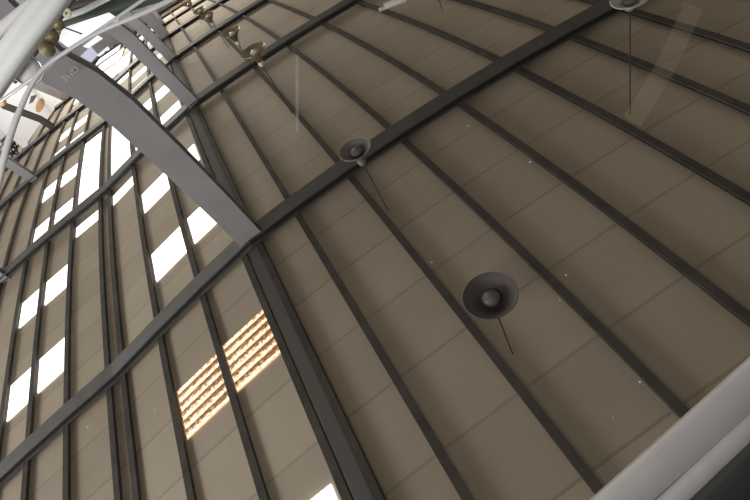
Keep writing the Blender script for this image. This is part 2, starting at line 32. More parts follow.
NEAR = {"glass":{"p":[[0.5358,1.0845,1.9803],[0.4131,1.1273,1.9339],[0.3479,1.1553,1.9042],[0.2623,1.1693,1.8868],[0.1693,1.1657,1.8855],[0.0348,1.1423,1.9007],[-0.0842,1.1407,1.8963],[-1.4489,0.4335,2.4934],[-1.285,0.2611,2.6639],[-0.684,0.2122,2.7401],[-0.475,0.1953,2.7666],[-0.201,0.1708,2.8034],[-0.083,0.1633,2.8164],[0.3555,0.1332,2.8668],[1.0823,0.5098,2.5488]],"w":[0.002,0.002,0.002,0.002,0.002,0.002,0.002,0.002,0.002,0.002,0.002,0.002,0.002,0.002,0.002]},"pillar":{"p":[[-1.313,0.2764,2.6344],[-0.6945,0.2283,2.7107],[-0.4881,0.2121,2.7364],[-0.1622,0.1881,2.7753],[-0.0186,0.1777,2.7924],[0.4108,0.1453,2.8444]],"w":[0.0734,0.0734,0.0734,0.0734,0.0734,0.0734]},"lip":{"p":[[-1.3124,0.2313,2.67],[-0.6959,0.1823,2.747],[-0.4409,0.164,2.7771],[-0.2425,0.1452,2.8048],[-0.0836,0.1329,2.8244],[0.3634,0.0924,2.8849]],"w":[0.0423,0.0423,0.0423,0.0423,0.0423,0.0423]},"groove":{"p":[[-1.3084,0.2465,2.6628],[-0.6877,0.1961,2.7414],[-0.4583,0.1808,2.7673],[-0.2166,0.16,2.799],[-0.0692,0.148,2.8177],[0.3758,0.1068,2.8788]],"w":[0.0097,0.0097,0.0097,0.0097,0.0097,0.0097]},"seal":{"p":[[-1.2731,0.1472,2.7718],[-0.6559,0.1066,2.8409],[-0.4502,0.0931,2.864],[-0.2877,0.0744,2.8898],[0.243,0.0234,2.9645]],"w":[0.1366,0.1366,0.1366,0.1366,0.1366]},"chromeA":{"p":[[0.4513,1.1934,1.9011],[0.3857,1.1926,1.8985],[0.3117,1.1928,1.8946],[0.2036,1.1927,1.8892],[0.0805,1.1902,1.8854],[0.0005,1.189,1.8825]],"w":[0.0068,0.0068,0.0068,0.0068,0.0068,0.0068]},"chromeB":{"p":[[0.5084,1.0703,1.9923],[0.4692,1.0963,1.9659],[0.4343,1.1177,1.944],[0.3963,1.1374,1.9235],[0.3436,1.1599,1.8997],[0.2964,1.1715,1.8864],[0.2363,1.1712,1.8836],[0.1623,1.1655,1.8853],[0.0645,1.1491,1.8958],[-0.0117,1.1405,1.9001]],"w":[0.0137,0.0137,0.0137,0.0127,0.0098,0.0078,0.0078,0.0088,0.0098,0.0107]},"rail":{"p":[[0.1888,1.5825,1.8377],[0.2702,1.5603,1.8626],[0.3739,1.5369,1.8899],[0.4803,1.5105,1.9201],[0.5752,1.4868,1.9472]],"w":[0.0707,0.0707,0.0707,0.0707,0.0707]},"raillip":{"p":[[0.1481,1.5765,1.8688],[0.2355,1.5651,1.8839],[0.3292,1.5439,1.9085],[0.4325,1.519,1.9372],[0.5337,1.493,1.9667]],"w":[0.0087,0.0087,0.0087,0.0087,0.0087]},"wedge":{"p":[[0.298,1.8923,1.8951],[0.3808,1.8889,1.9025],[0.4604,1.8813,1.9137],[0.5709,1.8716,1.9283]],"w":[0.0117,0.0176,0.0322,0.0468]},"slat":{"p":[[0.37,2.0043,1.9308],[0.4566,1.9943,1.9445],[0.5433,1.9843,1.9583],[0.6213,1.9753,1.9707]],"w":[0.0156,0.0156,0.0187,0.0219]},"greenbeam":{"p":[[0.5066,2.4184,2.0975],[0.3316,2.3895,2.1159],[0.094,2.335,2.1553],[-0.0247,2.3078,2.1749]],"w":[0.0781,0.0781,0.0781,0.0781]},"greybar":{"p":[[0.4092,2.3058,2.0612],[0.3333,2.2893,2.0729],[0.2594,2.2803,2.0777],[0.1772,2.2703,2.0829]],"w":[0.0222,0.0222,0.0222,0.0222]},"darkbar":{"p":[[0.445,2.3995,2.0435],[0.3513,2.3744,2.0624],[0.2398,2.3434,2.086]],"w":[0.0266,0.0266,0.0266]},"darkdiag":{"p":[[0.6241,2.0159,2.07],[0.5172,2.0422,2.0399],[0.401,2.0695,2.0084],[0.2784,2.0993,1.9741]],"w":[0.0398,0.0398,0.0398,0.0398]},"board":{"p":[[0.4426,2.1449,2.0769],[0.4044,2.1622,2.0587],[0.2402,2.125,2.0854],[0.2287,2.1052,2.1036],[0.3124,2.1084,2.1047],[0.4311,2.1205,2.0993]]},"boardrod":{"p":[[0.3935,2.1162,2.0465],[0.353,2.0741,2.0841]],"w":[0.0055,0.0055]},"knobs":{"p":[[0.4239,1.8453,2.0144],[0.3894,1.8619,1.997],[0.354,1.8755,1.9824]],"w":[0.0454,0.0393,0.0363]},"ring":{"p":[[0.3128,1.8835,1.9729]],"w":[0.0302]},"round":{"p":[[0.4274,1.538,1.9603]],"w":[0.0761]},"orange":{"p":[[0.5051,1.4591,1.9698]],"w":[0.022]},"coil":{"p":[[0.5683,1.4326,2.0665]],"w":[0.0254]},"streak1":{"p":[[-0.8144,0.6949,2.2723],[-0.6966,0.6467,2.3236],[-0.5886,0.6139,2.3599]],"w":[0.0388,0.0388,0.0388]},"streak2":{"p":[[-0.1231,0.9695,2.0486],[-0.0394,0.8814,2.1357]],"w":[0.0058,0.0058]},"streak3":{"p":[[-0.3162,0.9531,2.0543],[-0.3527,0.9461,2.0591]],"w":[0.0097,0.0097]},"tube":{"p":[[-2.4428,7.6597,5.2612],[-2.8791,7.5709,5.3228]],"w":[0.0625,0.0625]},"specks":{"p":[[0.6173,0.7181,2.3225],[0.4912,0.6817,2.3503],[-0.3812,0.6531,2.3335],[-0.3161,0.4939,2.4866],[-0.3207,0.7459,2.2491],[-0.5146,0.642,2.3372],[-0.3187,0.3099,2.6597],[-0.2361,0.2912,2.6814],[-0.1149,0.6203,2.3777],[-0.2793,0.4703,2.5107]],"w":[0.0058,0.0039,0.0039,0.0039,0.0029,0.0029,0.0049,0.0029,0.0029,0.0029]},"cornerwall":{"p":[[0.71,3.0868,2.0283],[0.7762,2.9563,2.1544]],"w":[0.0047,0.0047]}}
N = [0.03656,-0.68496,-0.72767]
WALL = [[10.3,37.97,12.95],[10.3,32.27,11.75],[10.3,31.18,11.36],[10.3,27.91,10.73]]
OVAL = [[10.3,33.7,11.31],[10.3,35.13,11.49],[10.3,32.5,11.13],[10.3,33.52,11.07],[10.3,33.67,11.52]]
VENT = [[10.3,33.77,10.69],[10.3,34.73,11.07],[10.3,33.2,10.84],[10.3,32.44,10.61]]
BOT = [[10.3,34.91,10.65],[10.3,31.09,10.47]]
WIN = [[[11.36,54.0,15.75],[9.35,54.0,15.44],[9.36,54.0,16.28],[11.12,54.0,16.79]],[[9.9,54.0,15.09],[8.22,54.0,15.0],[8.05,54.0,15.42],[9.68,54.0,15.44]],[[9.49,54.0,16.31],[8.17,54.0,16.18],[8.21,54.0,16.47],[9.46,54.0,16.65]]]

STEN = [[1.5946, 6.498, 3.3924], [1.381, 6.498, 3.3596]]

# ---------------------------------------------------------------- helpers
def roof(u, v, dz=0.0):
    """Point of the curved roof: u counts purlins across from the gutter, v counts bays along the hall."""
    u = min(max(u, US[0]), US[-1] - 1e-6); i = int(math.floor(u)) - US[0]; f = u - math.floor(u)
    lv = math.log(v); l0 = math.log(VS[0]); st = (math.log(VS[-1]) - l0) / (len(VS) - 1)
    t = min(max((lv - l0) / st, 0), len(VS) - 1 - 1e-6); j = int(t); t -= j
    def at(ii):
        r = S[ii]; n = len(r) - 1
        a, b, c, d = (Vector(r[min(max(j + k, 0), n)]) for k in (-1, 0, 1, 2))
        return 0.5 * ((2 * b) + (c - a) * t + (2 * a - 5 * b + 4 * c - d) * t * t + (3 * b - a - 3 * c + d) * t ** 3)
    p = at(i) * (1 - f) + at(i + 1) * f
    p.z += dz
    return p
def vrange(a, b, n):
    return [a * (b / a) ** (k / n) for k in range(n + 1)]
def link(name, bm, mat, parent=None, smooth=False):
    bmesh.ops.recalc_face_normals(bm, faces=bm.faces)
    me = bpy.data.meshes.new(name); bm.to_mesh(me); bm.free()
    if smooth:
        for p in me.polygons: p.use_smooth = True
    for m in (mat if isinstance(mat, (list, tuple)) else [mat]): me.materials.append(m)
    o = bpy.data.objects.new(name, me); COL.objects.link(o)
    if parent is not None:
        o.parent = parent; o.matrix_parent_inverse = Matrix.Translation(-parent.location)
    return o
def tag(o, label=None, cat=None, group=None, kind=None):
    if label: o['label'] = label
    if cat: o['category'] = cat
    if group: o['group'] = group
    if kind: o['kind'] = kind
    return o
def empty(name, loc, label, cat, group=None):
    e = bpy.data.objects.new(name, None); COL.objects.link(e); e.location = loc; e.empty_display_size = .1
    bpy.context.view_layer.update()
    return tag(e, label, cat, group)
def sweep(bm, pts, prof, up, scales=None):
    """Sweep the closed profile [(side, height)] along pts; up is a vector or one per point."""
    pts = [Vector(p) for p in pts]; rings = []
    for i, p in enumerate(pts):
        t = (pts[min(i + 1, len(pts) - 1)] - pts[max(i - 1, 0)]).normalized()
        u = Vector(up); s = t.cross(u).normalized(); h = s.cross(t).normalized()
        k = 1 if scales is None else scales[i]
        rings.append([bm.verts.new(p + s * (a * k) + h * (b * k)) for a, b in prof])
    n = len(prof)
    for a, b in zip(rings, rings[1:]):
        for k in range(n): bm.faces.new((a[k], a[(k + 1) % n], b[(k + 1) % n], b[k]))
    bm.faces.new(rings[0]); bm.faces.new(list(reversed(rings[-1])))
def rect(w, h0, h1): return [(-w / 2, h0), (w / 2, h0), (w / 2, h1), (-w / 2, h1)]
def ibeam(w, h, tf, tw):
    a, b, c = w / 2, h / 2, tw / 2
    return [(-a, -b), (a, -b), (a, -b + tf), (c, -b + tf), (c, b - tf), (a, b - tf), (a, b), (-a, b), (-a, b - tf), (-c, b - tf), (-c, -b + tf), (-a, -b + tf)]
def cchan(w, h, t):   # C-section purlin, open to one side
    a, b = w / 2, h / 2
    return [(-a, -b), (a, -b), (a, -b + t), (-a + t, -b + t), (-a + t, b - t), (a, b - t), (a, b), (-a, b)]
def circ(r, n=14, sx=1, sy=1): return [(r * sx * math.cos(2 * math.pi * k / n), r * sy * math.sin(2 * math.pi * k / n)) for k in range(n)]
def lathe(bm, prof, loc, n=28, axis=None):
    q = Vector((0, 0, 1)).rotation_difference(Vector(axis)) if axis is not None else None
    loc = Vector(loc); rings = []
    for r, z in prof:
        ring = []
        for k in range(n):
            v = Vector((r * math.cos(2 * math.pi * k / n), r * math.sin(2 * math.pi * k / n), z))
            if q is not None: v = q @ v
            ring.append(bm.verts.new(loc + v))
        rings.append(ring)
    for a, b in zip(rings, rings[1:]):
        for k in range(n): bm.faces.new((a[k], a[(k + 1) % n], b[(k + 1) % n], b[k]))
    return rings
def slab(bm, poly, thick, nrm):
    nrm = Vector(nrm).normalized() * thick
    a = [bm.verts.new(Vector(p)) for p in poly]; b = [bm.verts.new(Vector(p) - nrm) for p in poly]
    n = len(poly)
    bm.faces.new(a); bm.faces.new(list(reversed(b)))
    for k in range(n): bm.faces.new((a[k], b[k], b[(k + 1) % n], a[(k + 1) % n]))
ORD = ['', 'first', 'second', 'third', 'fourth', 'fifth', 'sixth', 'seventh', 'eighth', 'ninth', 'tenth', 'eleventh', 'twelfth', 'thirteenth']

# ---------------------------------------------------------------- materials
def mat(name, col, rough=.6, metal=0.0, noise=0.0, scale=4.0, spec=.5):
    m = bpy.data.materials.new(name); m.use_nodes = True; nt = m.node_tree; b = nt.nodes['Principled BSDF']
    b.inputs['Roughness'].default_value = rough; b.inputs['Metallic'].default_value = metal; b.inputs['Specular IOR Level'].default_value = spec
    if noise:
        tc = nt.nodes.new('ShaderNodeTexCoord'); nz = nt.nodes.new('ShaderNodeTexNoise'); nz.inputs['Scale'].default_value = scale; nz.inputs['Detail'].default_value = 4
        cr = nt.nodes.new('ShaderNodeValToRGB')
        cr.color_ramp.elements[0].position = .3; cr.color_ramp.elements[1].position = .7
        cr.color_ramp.elements[0].color = (*[c * (1 - noise) for c in col], 1); cr.color_ramp.elements[1].color = (*[min(1, c * (1 + noise)) for c in col], 1)
        nt.links.new(tc.outputs['Object'], nz.inputs['Vector']); nt.links.new(nz.outputs['Fac'], cr.inputs['Fac']); nt.links.new(cr.outputs['Color'], b.inputs['Base Color'])
    else: b.inputs['Base Color'].default_value = (*col, 1)
    return m
def emit(name, col, strength):
    m = bpy.data.materials.new(name); m.use_nodes = True; b = m.node_tree.nodes['Principled BSDF']
    b.inputs['Base Color'].default_value = (.6, .6, .6, 1); b.inputs['Emission Color'].default_value = (*col, 1); b.inputs['Emission Strength'].default_value = strength
    return m
M_STEEL = mat('shade_darkened_steel', (.088, .080, .073), .6, 0, .15, 3)  # same paint as the columns, with the rafters' shade put into the colour
M_STEEL_HAZE_GREY = mat('haze_lightened_grey_steel', (.135, .13, .125), .6, 0, .15, 3)  # left-side steel, the veil of glass haze painted in as lighter grey
M_PURLIN_HAZE_GREY = mat('haze_lightened_purlin_steel', (.11, .10, .094), .8, 0, .2, 3, .1)  # left purlins lightened in colour for the haze on the glass
M_PURLIN = mat('brown_painted_steel', (.092, .080, .070), .8, 0, .2, 3, .1)
M_COLUMN = mat('grey_painted_steel', (.50, .495, .525), .55, 0, .06, 2)
M_GUTTER = mat('grey_gutter_metal', (.24, .225, .205), .6)
M_FLOOR = mat('concrete_floor', (.33, .31, .28), .8, 0, .15, .6)
M_SKY = emit('daylit_white_plastic', (1, .985, .96), 2.2)
M_CHROME = mat('bright_chrome', (.86, .86, .87), .22, .45)
M_PALE = mat('pale_painted_metal', (.86, .88, .86), .3, 0, .04, 9)
M_WHITE = mat('white_paint', (.86, .85, .86), .5)
M_PILLAR = mat('satin_grey_metal', (.50, .475, .46), .5, .1, .05, 14)
M_RUBBER = mat('black_rubber', (.02, .022, .02), .7)
M_GREEN = mat('dark_green_paint', (.075, .10, .07), .45, 0, .35, 9)
M_DARK = mat('dark_brown_grey', (.10, .085, .085), .6)
M_BRASS = mat('weathered_brass', (.24, .20, .11), .5, .3, .3, 22)
M_ORANGE = mat('orange_paint', (.75, .42, .2), .5)
M_CORD = mat('dark_cord', (.05, .043, .036), .7)
M_SHADE = mat('bronze_lamp_metal', (.42, .34, .22), .3, .85)
M_SHADE_IN = mat('grey_lamp_enamel', (.12, .10, .10), .6)
M_LAMPOUT = mat('grey_lamp_outside', (.30, .26, .25), .5)
M_LAMPMID = mat('mid_grey_lamp_enamel', (.21, .185, .18), .5)
M_LAMPPALE = mat('pale_lamp_enamel', (.62, .55, .53), .5)
M_BULB = mat('frosted_bulb', (.17, .155, .155), .4)
M_CAPW = mat('white_porcelain', (.9, .88, .82), .25)

def roof_material():
    m = bpy.data.materials.new('beige_roof_sheet'); m.use_nodes = True; nt = m.node_tree; b = nt.nodes['Principled BSDF']
    b.inputs['Roughness'].default_value = .75
    uv = nt.nodes.new('ShaderNodeUVMap'); uv.uv_map = 'UVMap'
    sep = nt.nodes.new('ShaderNodeSeparateXYZ'); nt.links.new(uv.outputs['UV'], sep.inputs[0])
    def math_(op, a, bb=None, c=None):
        n = nt.nodes.new('ShaderNodeMath'); n.operation = op
        for i, x in enumerate((a, bb, c)):
            if x is None: continue
            if isinstance(x, (int, float)): n.inputs[i].default_value = x
            else: nt.links.new(x, n.inputs[i])
        return n.outputs[0]
    v = sep.outputs['Y']
    # lap seams of the sheets, each 0.125 bay wide
    fr = math_('FRACT', math_('MULTIPLY', v, 8.0))
    seam = math_('LESS_THAN', fr, .035)
    rib = math_('SINE', math_('MULTIPLY', v, 2 * math.pi * 40))
    # every sheet weathered a little differently
    cell = nt.nodes.new('ShaderNodeTexWhiteNoise'); cell.noise_dimensions = '2D'
    cb = nt.nodes.new('ShaderNodeCombineXYZ')
    nt.links.new(math_('FLOOR', math_('MULTIPLY', v, 8.0)), cb.inputs[0]); nt.links.new(math_('FLOOR', math_('MULTIPLY', sep.outputs['X'], .34)), cb.inputs[1])
    nt.links.new(cb.outputs[0], cell.inputs['Vector'])
    nz = nt.nodes.new('ShaderNodeTexNoise'); nz.inputs['Scale'].default_value = 1.3; nz.inputs['Detail'].default_value = 5
    tc = nt.nodes.new('ShaderNodeTexCoord'); nt.links.new(tc.outputs['Object'], nz.inputs['Vector'])
    val = math_('ADD', math_('MULTIPLY', cell.outputs['Value'], .10), math_('MULTIPLY', nz.outputs['Fac'], .22))
    val = math_('SUBTRACT', math_('ADD', .84, val), math_('MULTIPLY', seam, .22))
    hsv = nt.nodes.new('ShaderNodeMix'); hsv.data_type = 'RGBA'; hsv.blend_type = 'MULTIPLY'; hsv.inputs['Factor'].default_value = 1
    hsv.inputs['A'].default_value = (.435, .360, .275, 1)
    cc = nt.nodes.new('ShaderNodeCombineColor')
    for i in range(3): nt.links.new(val, cc.inputs[i])
    nt.links.new(cc.outputs[0], hsv.inputs['B']); nt.links.new(hsv.outputs['Result'], b.inputs['Base Color'])
    bp = nt.nodes.new('ShaderNodeBump'); bp.inputs['Strength'].default_value = .06; bp.inputs['Distance'].default_value = .008
    nt.links.new(rib, bp.inputs['Height']); nt.links.new(bp.outputs['Normal'], b.inputs['Normal'])
    return m
M_ROOF = roof_material()
def rusty_material():
    m = bpy.data.materials.new('rust_specked_skylight'); m.use_nodes = True; nt = m.node_tree; b = nt.nodes['Principled BSDF']
    uv = nt.nodes.new('ShaderNodeUVMap'); uv.uv_map = 'UVMap'
    sep = nt.nodes.new('ShaderNodeSeparateXYZ'); nt.links.new(uv.outputs['UV'], sep.inputs[0])
    wv = nt.nodes.new('ShaderNodeMath'); wv.operation = 'SINE'
    ml = nt.nodes.new('ShaderNodeMath'); ml.operation = 'MULTIPLY'; ml.inputs[1].default_value = 2 * math.pi * 5.5
    nt.links.new(sep.outputs['Y'], ml.inputs[0]); nt.links.new(ml.outputs[0], wv.inputs[0])
    nz = nt.nodes.new('ShaderNodeTexNoise'); nz.inputs['Scale'].default_value = 17; nz.inputs['Detail'].default_value = 6; nz.inputs['Roughness'].default_value = .75
    mp = nt.nodes.new('ShaderNodeMapping'); mp.inputs['Scale'].default_value = (.8, 1.6, 1)
    nt.links.new(uv.outputs['UV'], mp.inputs[0]); nt.links.new(mp.outputs[0], nz.inputs['Vector'])
    a1 = nt.nodes.new('ShaderNodeMath'); a1.operation = 'MULTIPLY_ADD'; a1.inputs[1].default_value = .13; nt.links.new(wv.outputs[0], a1.inputs[0]); nt.links.new(nz.outputs['Fac'], a1.inputs[2])
    # dirtier towards the gutter end of the pair
    a2 = nt.nodes.new('ShaderNodeMath'); a2.operation = 'MULTIPLY_ADD'; a2.inputs[1].default_value = -.07; nt.links.new(sep.outputs['X'], a2.inputs[0]); nt.links.new(a1.outputs[0], a2.inputs[2])
    cr = nt.nodes.new('ShaderNodeValToRGB'); e = cr.color_ramp.elements
    e[0].position = .34; e[0].color = (.10, .05, .02, 1); e[1].position = .67; e[1].color = (1, .97, .9, 1)
    x = e.new(.45); x.color = (.34, .17, .07, 1); x = e.new(.55); x.color = (.80, .56, .34, 1)
    nt.links.new(a2.outputs[0], cr.inputs[0])
    nt.links.new(cr.outputs[0], b.inputs['Base Color']); nt.links.new(cr.outputs[0], b.inputs['Emission Color']); b.inputs['Emission Strength'].default_value = 1.35
    return m
M_RUST = rusty_material()
M_GLASS = bpy.data.materials.new('clear_windscreen_glass'); M_GLASS.use_nodes = True
_nt = M_GLASS.node_tree; _nt.nodes.remove(_nt.nodes['Principled BSDF'])
_t = _nt.nodes.new('ShaderNodeBsdfTransparent'); _t.inputs[0].default_value = (.955, .955, .94, 1)
_nt.links.new(_t.outputs[0], _nt.nodes['Material Output'].inputs['Surface'])
def film(name, col, a):
    m = bpy.data.materials.new(name); m.use_nodes = True; b = m.node_tree.nodes['Principled BSDF']
    b.inputs['Base Color'].default_value = (*col, 1); b.inputs['Roughness'].default_value = .9; b.inputs['Alpha'].default_value = a
    return m

# ---------------------------------------------------------------- structure: roof, floor, walls
V0, V1 = .22, 7.6
bm = bmesh.new(); uvl = bm.loops.layers.uv.new('UVMap')
vv = vrange(V0, V1, 70); uu = [x * .5 for x in range(-28, 18)]
back = [-5.2, -2.6]                        # the roof runs on over the viewer to the near wall
vv = [V0 - .7, V0 - .35] + vv
g = [[bm.verts.new(roof(u, V0, .075) + Vector((0, dy, 0))) for dy in back] + [bm.verts.new(roof(u, v, .075)) for v in vv[2:]] for u in uu]
for i in range(len(uu) - 1):
    for j in range(len(vv) - 1):
        f = bm.faces.new((g[i][j], g[i + 1][j], g[i + 1][j + 1], g[i][j + 1]))
        for l, (a, b) in zip(f.loops, ((i, j), (i + 1, j), (i + 1, j + 1), (i, j + 1))): l[uvl].uv = (uu[a], vv[b])
ceiling = link('ceiling', bm, M_ROOF)
sol = ceiling.modifiers.new('sheet', 'SOLIDIFY'); sol.thickness = .05; sol.offset = 1
tag(ceiling, 'long curved beige sheet roof of the hall', 'ceiling', None, 'structure')
def box_poly(name, poly, thick, nrm, m, label, cat):
    bm = bmesh.new(); slab(bm, poly, thick, nrm); return tag(link(name, bm, m), label, cat, None, 'structure')
box_poly('floor', [(-16, -6, 0), (26, -6, 0), (26, 60, 0), (-16, 60, 0)], .2, (0, 0, 1), M_FLOOR, 'concrete floor of the hall', 'floor')
# white side wall between the outer columns, following the rising roof line
wp = sorted(WALL, key=lambda p: p[1])
box_poly('wall_left', [(10.3, wp[0][1] - .4, 0)] + [(10.3, wp[0][1] - .4, wp[0][2])] + [tuple(p) for p in wp] + [(10.3, wp[-1][1], 0)], .25, (-1, 0, 0), emit('glowing_white_wall', (1, .99, 1), .42), 'white side wall behind the outer grey columns', 'wall')  # wall given a glow of its own to look brightly lit
box_poly('wall_far', [(-16, 54.2, 0), (24, 54.2, 0), (24, 54.2, 19.5), (-16, 54.2, 15.0)], .3, (0, -1, 0), M_COLUMN, 'grey end wall at the far end of the hall', 'wall')
box_poly('wall_right_blocker', [(-16, -6, 0), (-16, 54, 0), (-16, 54, 16), (-16, 20, 9), (-16, -6, 7)], .2, (1, 0, 0), M_DARK, 'added dark side wall, out of view, blocking light from the right', 'wall')  # unseen wall added to cut sky light from the right
box_poly('wall_near_blocker', [(-16, -4, 0), (13, -4, 0), (13, -4, 7.5), (-16, -4, 7.5)], .2, (0, 1, 0), M_DARK, 'added dark wall behind the viewer, blocking light', 'wall')  # unseen wall added to darken the near part of the roof
M_W1 = emit('lilac_window_light', (.55, .56, .78), .75); M_W2 = emit('pale_blue_window_light', (.80, .90, 1), 1.0)
for i, (q, m) in enumerate(zip(WIN, (M_W1, M_W2, M_W2))):
    bm = bmesh.new(); slab(bm, [(p[0], 54.15, p[2]) for p in q], .06, (0, -1, 0))
    tag(link('window_%d' % (i + 1), bm, m), ['lilac window low in the far wall', 'pale blue window at the corner of the far wall', 'pale blue window under the far roof edge'][i], 'window', None, 'structure')

# ---------------------------------------------------------------- rafters
for k in range(1, 8):
    L = [Vector(p) for p in FR[str(k)]]; z = US.index(0)
    far = ['', 'nearest, broad and crossing the whole roof', 'second from the front', 'third from the front', 'fourth from the front', 'fifth from the front', 'sixth from the front', 'seventh and farthest'][k]
    for side, pts in (('right', L[z:]), ('left', L[:z + 1])):
        fine = []
        for a, b in zip(pts, pts[1:]): fine += [a, (a + b) / 2]
        fine.append(pts[-1])
        bm = bmesh.new(); sweep(bm, fine, ibeam(.31, .15, .03, .06), (0, 0, 1))
        if side == 'right':
            lab = 'dark steel rafter under the plain brown roof, ' + far
        else:
            lab = 'dark steel rafter on the skylit side of the roof, ' + (far if k > 1 else 'nearest, below the rusty skylights')
        o = link('roof_rafter', bm, M_STEEL if side == 'right' else M_STEEL_HAZE_GREY); tag(o, lab, 'rafter', 'rafters under the %s roof slope' % side)

# ---------------------------------------------------------------- purlins and gutter
def purlin(u, label, w=.10, h=.065, m=M_PURLIN, v0=V0, v1=V1):
    bm = bmesh.new(); sweep(bm, [roof(u, v0, .005) + Vector((0, dy, 0)) for dy in (-5.0, -2.5)] + [roof(u, v, .005) for v in vrange(v0, v1, 60)], cchan(w, h, .02), (0, 0, 1))
    return tag(link('roof_purlin', bm, m), label, 'purlin', 'purlins under the roof sheets')
E_ = .175
purlin(.145, 'dark roof purlin along the brown-roof side of the grey gutter')
purlin(-.16, 'dark roof purlin along the skylight side of the grey gutter', m=M_PURLIN_HAZE_GREY)
for u in range(1, 9): purlin(u, 'dark roof purlin, %s right of the grey gutter' % ORD[u])
purlin(-1, 'dark roof purlin between the two skylight columns beside the gutter', m=M_PURLIN_HAZE_GREY)
purlin(-2, 'dark roof purlin, second left of the grey gutter', m=M_PURLIN_HAZE_GREY)
purlin(-3 + .15, 'dark purlin of the close ridge pair, the one towards the gutter', m=M_PURLIN_HAZE_GREY)
purlin(-3 - .15, 'dark purlin of the close ridge pair, the one away from the gutter', m=M_PURLIN_HAZE_GREY)
for u in range(4, 14): purlin(-u, 'dark roof purlin, %s beyond the close ridge pair on the left' % ORD[u - 3], m=M_PURLIN_HAZE_GREY)
bm = bmesh.new(); sweep(bm, [roof(0, V0, .0) + Vector((0, dy, 0)) for dy in (-5.0, -2.5)] + [roof(0, v, .0) for v in vrange(V0, V1, 60)], [(-.105, .0), (.085, .0), (.085, .06), (.07, .06), (.07, .02), (-.09, .02), (-.09, .06), (-.105, .06)], (0, 0, 1))
tag(link('roof_gutter', bm, mat('dull_grey_gutter', (.155, .145, .14), .8, spec=.1)), 'light grey gutter strip between two purlins above the column tops', 'gutter')

# ---------------------------------------------------------------- columns
def column(key, w, d, label, mat_=M_COLUMN):
    P = [Vector(p) for p in COLS[key]]
    a, b = P[-2], P[-1]; base = b + (b - a).normalized() * 0.0
    n = 6; sl = (b - a) / max(1e-6, (a.z - b.z))
    for k in range(1, n + 1): base = Vector((b.x + sl.x * .25 * (1 - (1 - k / n) ** 2) * 1.0, b.y, b.z * (1 - k / n))); P.append(base)
    P[-1].z = 0.0
    bm = bmesh.new()
    sweep(bm, P, ibeam(w, d, .02, .02), (0, -1, 0))
    t = empty('support_column', (P[-1].x, P[-1].y, 0), label, 'column', 'grey steel columns')
    link('shaft', bm, mat_, t)
    bm = bmesh.new(); slab(bm, [(P[-1].x + sx * .28, P[-1].y + sy * .28, .03) for sx, sy in ((-1, -1), (1, -1), (1, 1), (-1, 1))], .03, (0, 0, 1))
    link('base_plate', bm, mat_, t)
    return t, P
c1, P1 = column('c1', .40, .26, 'widest grey steel column, nearest, with white stencilled marks')
column('c2', .34, .26, 'second grey steel column, just behind the widest one')
column('c3', .37, .26, 'third grey steel column along the gutter, with small light spots beside it')
column('c4', .50, .26, 'fourth and farthest grey steel column along the gutter')
column('c5', .60, .26, 'broad pale grey column end where the farthest rafters begin')
column('l2', .26, .22, 'short grey column end at the left edge below the coiled cable')
column('l3', .32, .22, 'grey column at the left edge beside the coiled cable')
column('l4', .28, .22, 'mid grey column crossing the white wall below the orange oval', M_STEEL_HAZE_GREY)
column('l5', .50, .22, 'grey column crossing the white wall above the orange oval')
# white stencilled characters across the widest column
a, b = Vector(STEN[0]), Vector(STEN[1]); ax = (b - a); Ln = ax.length; ax.normalize(); nrm = Vector((0, -1, 0)); upv = -ax.cross(nrm).normalized()
GL = {'7': [((0, 1), (.6, 1)), ((.6, 1), (.2, 0))], '1': [((.3, 0), (.3, 1)), ((.3, 1), (.1, .8))], 'K': [((0, 0), (0, 1)), ((0, .5), (.6, 1)), ((0, .5), (.6, 0))],
      'I': [((.3, 0), (.3, 1))], ')': [((.1, 1), (.4, .8)), ((.4, .8), (.5, .5)), ((.5, .5), (.4, .2)), ((.4, .2), (.1, 0))]}
bm = bmesh.new(); hgt = .056; x = 0
for ch in '7I1K)':
    for (p, q) in GL[ch]:
        pa = a + ax * (x + p[0] * hgt) + upv * (p[1] - .5) * hgt; pb = a + ax * (x + q[0] * hgt) + upv * (q[1] - .5) * hgt
        sweep(bm, [pa, pb], rect(.014, 0, .006), (0, -1, 0))
    x += Ln / 5
st = link('stencil_mark', bm, M_WHITE, c1); st['label'] = 'white stencilled marks'

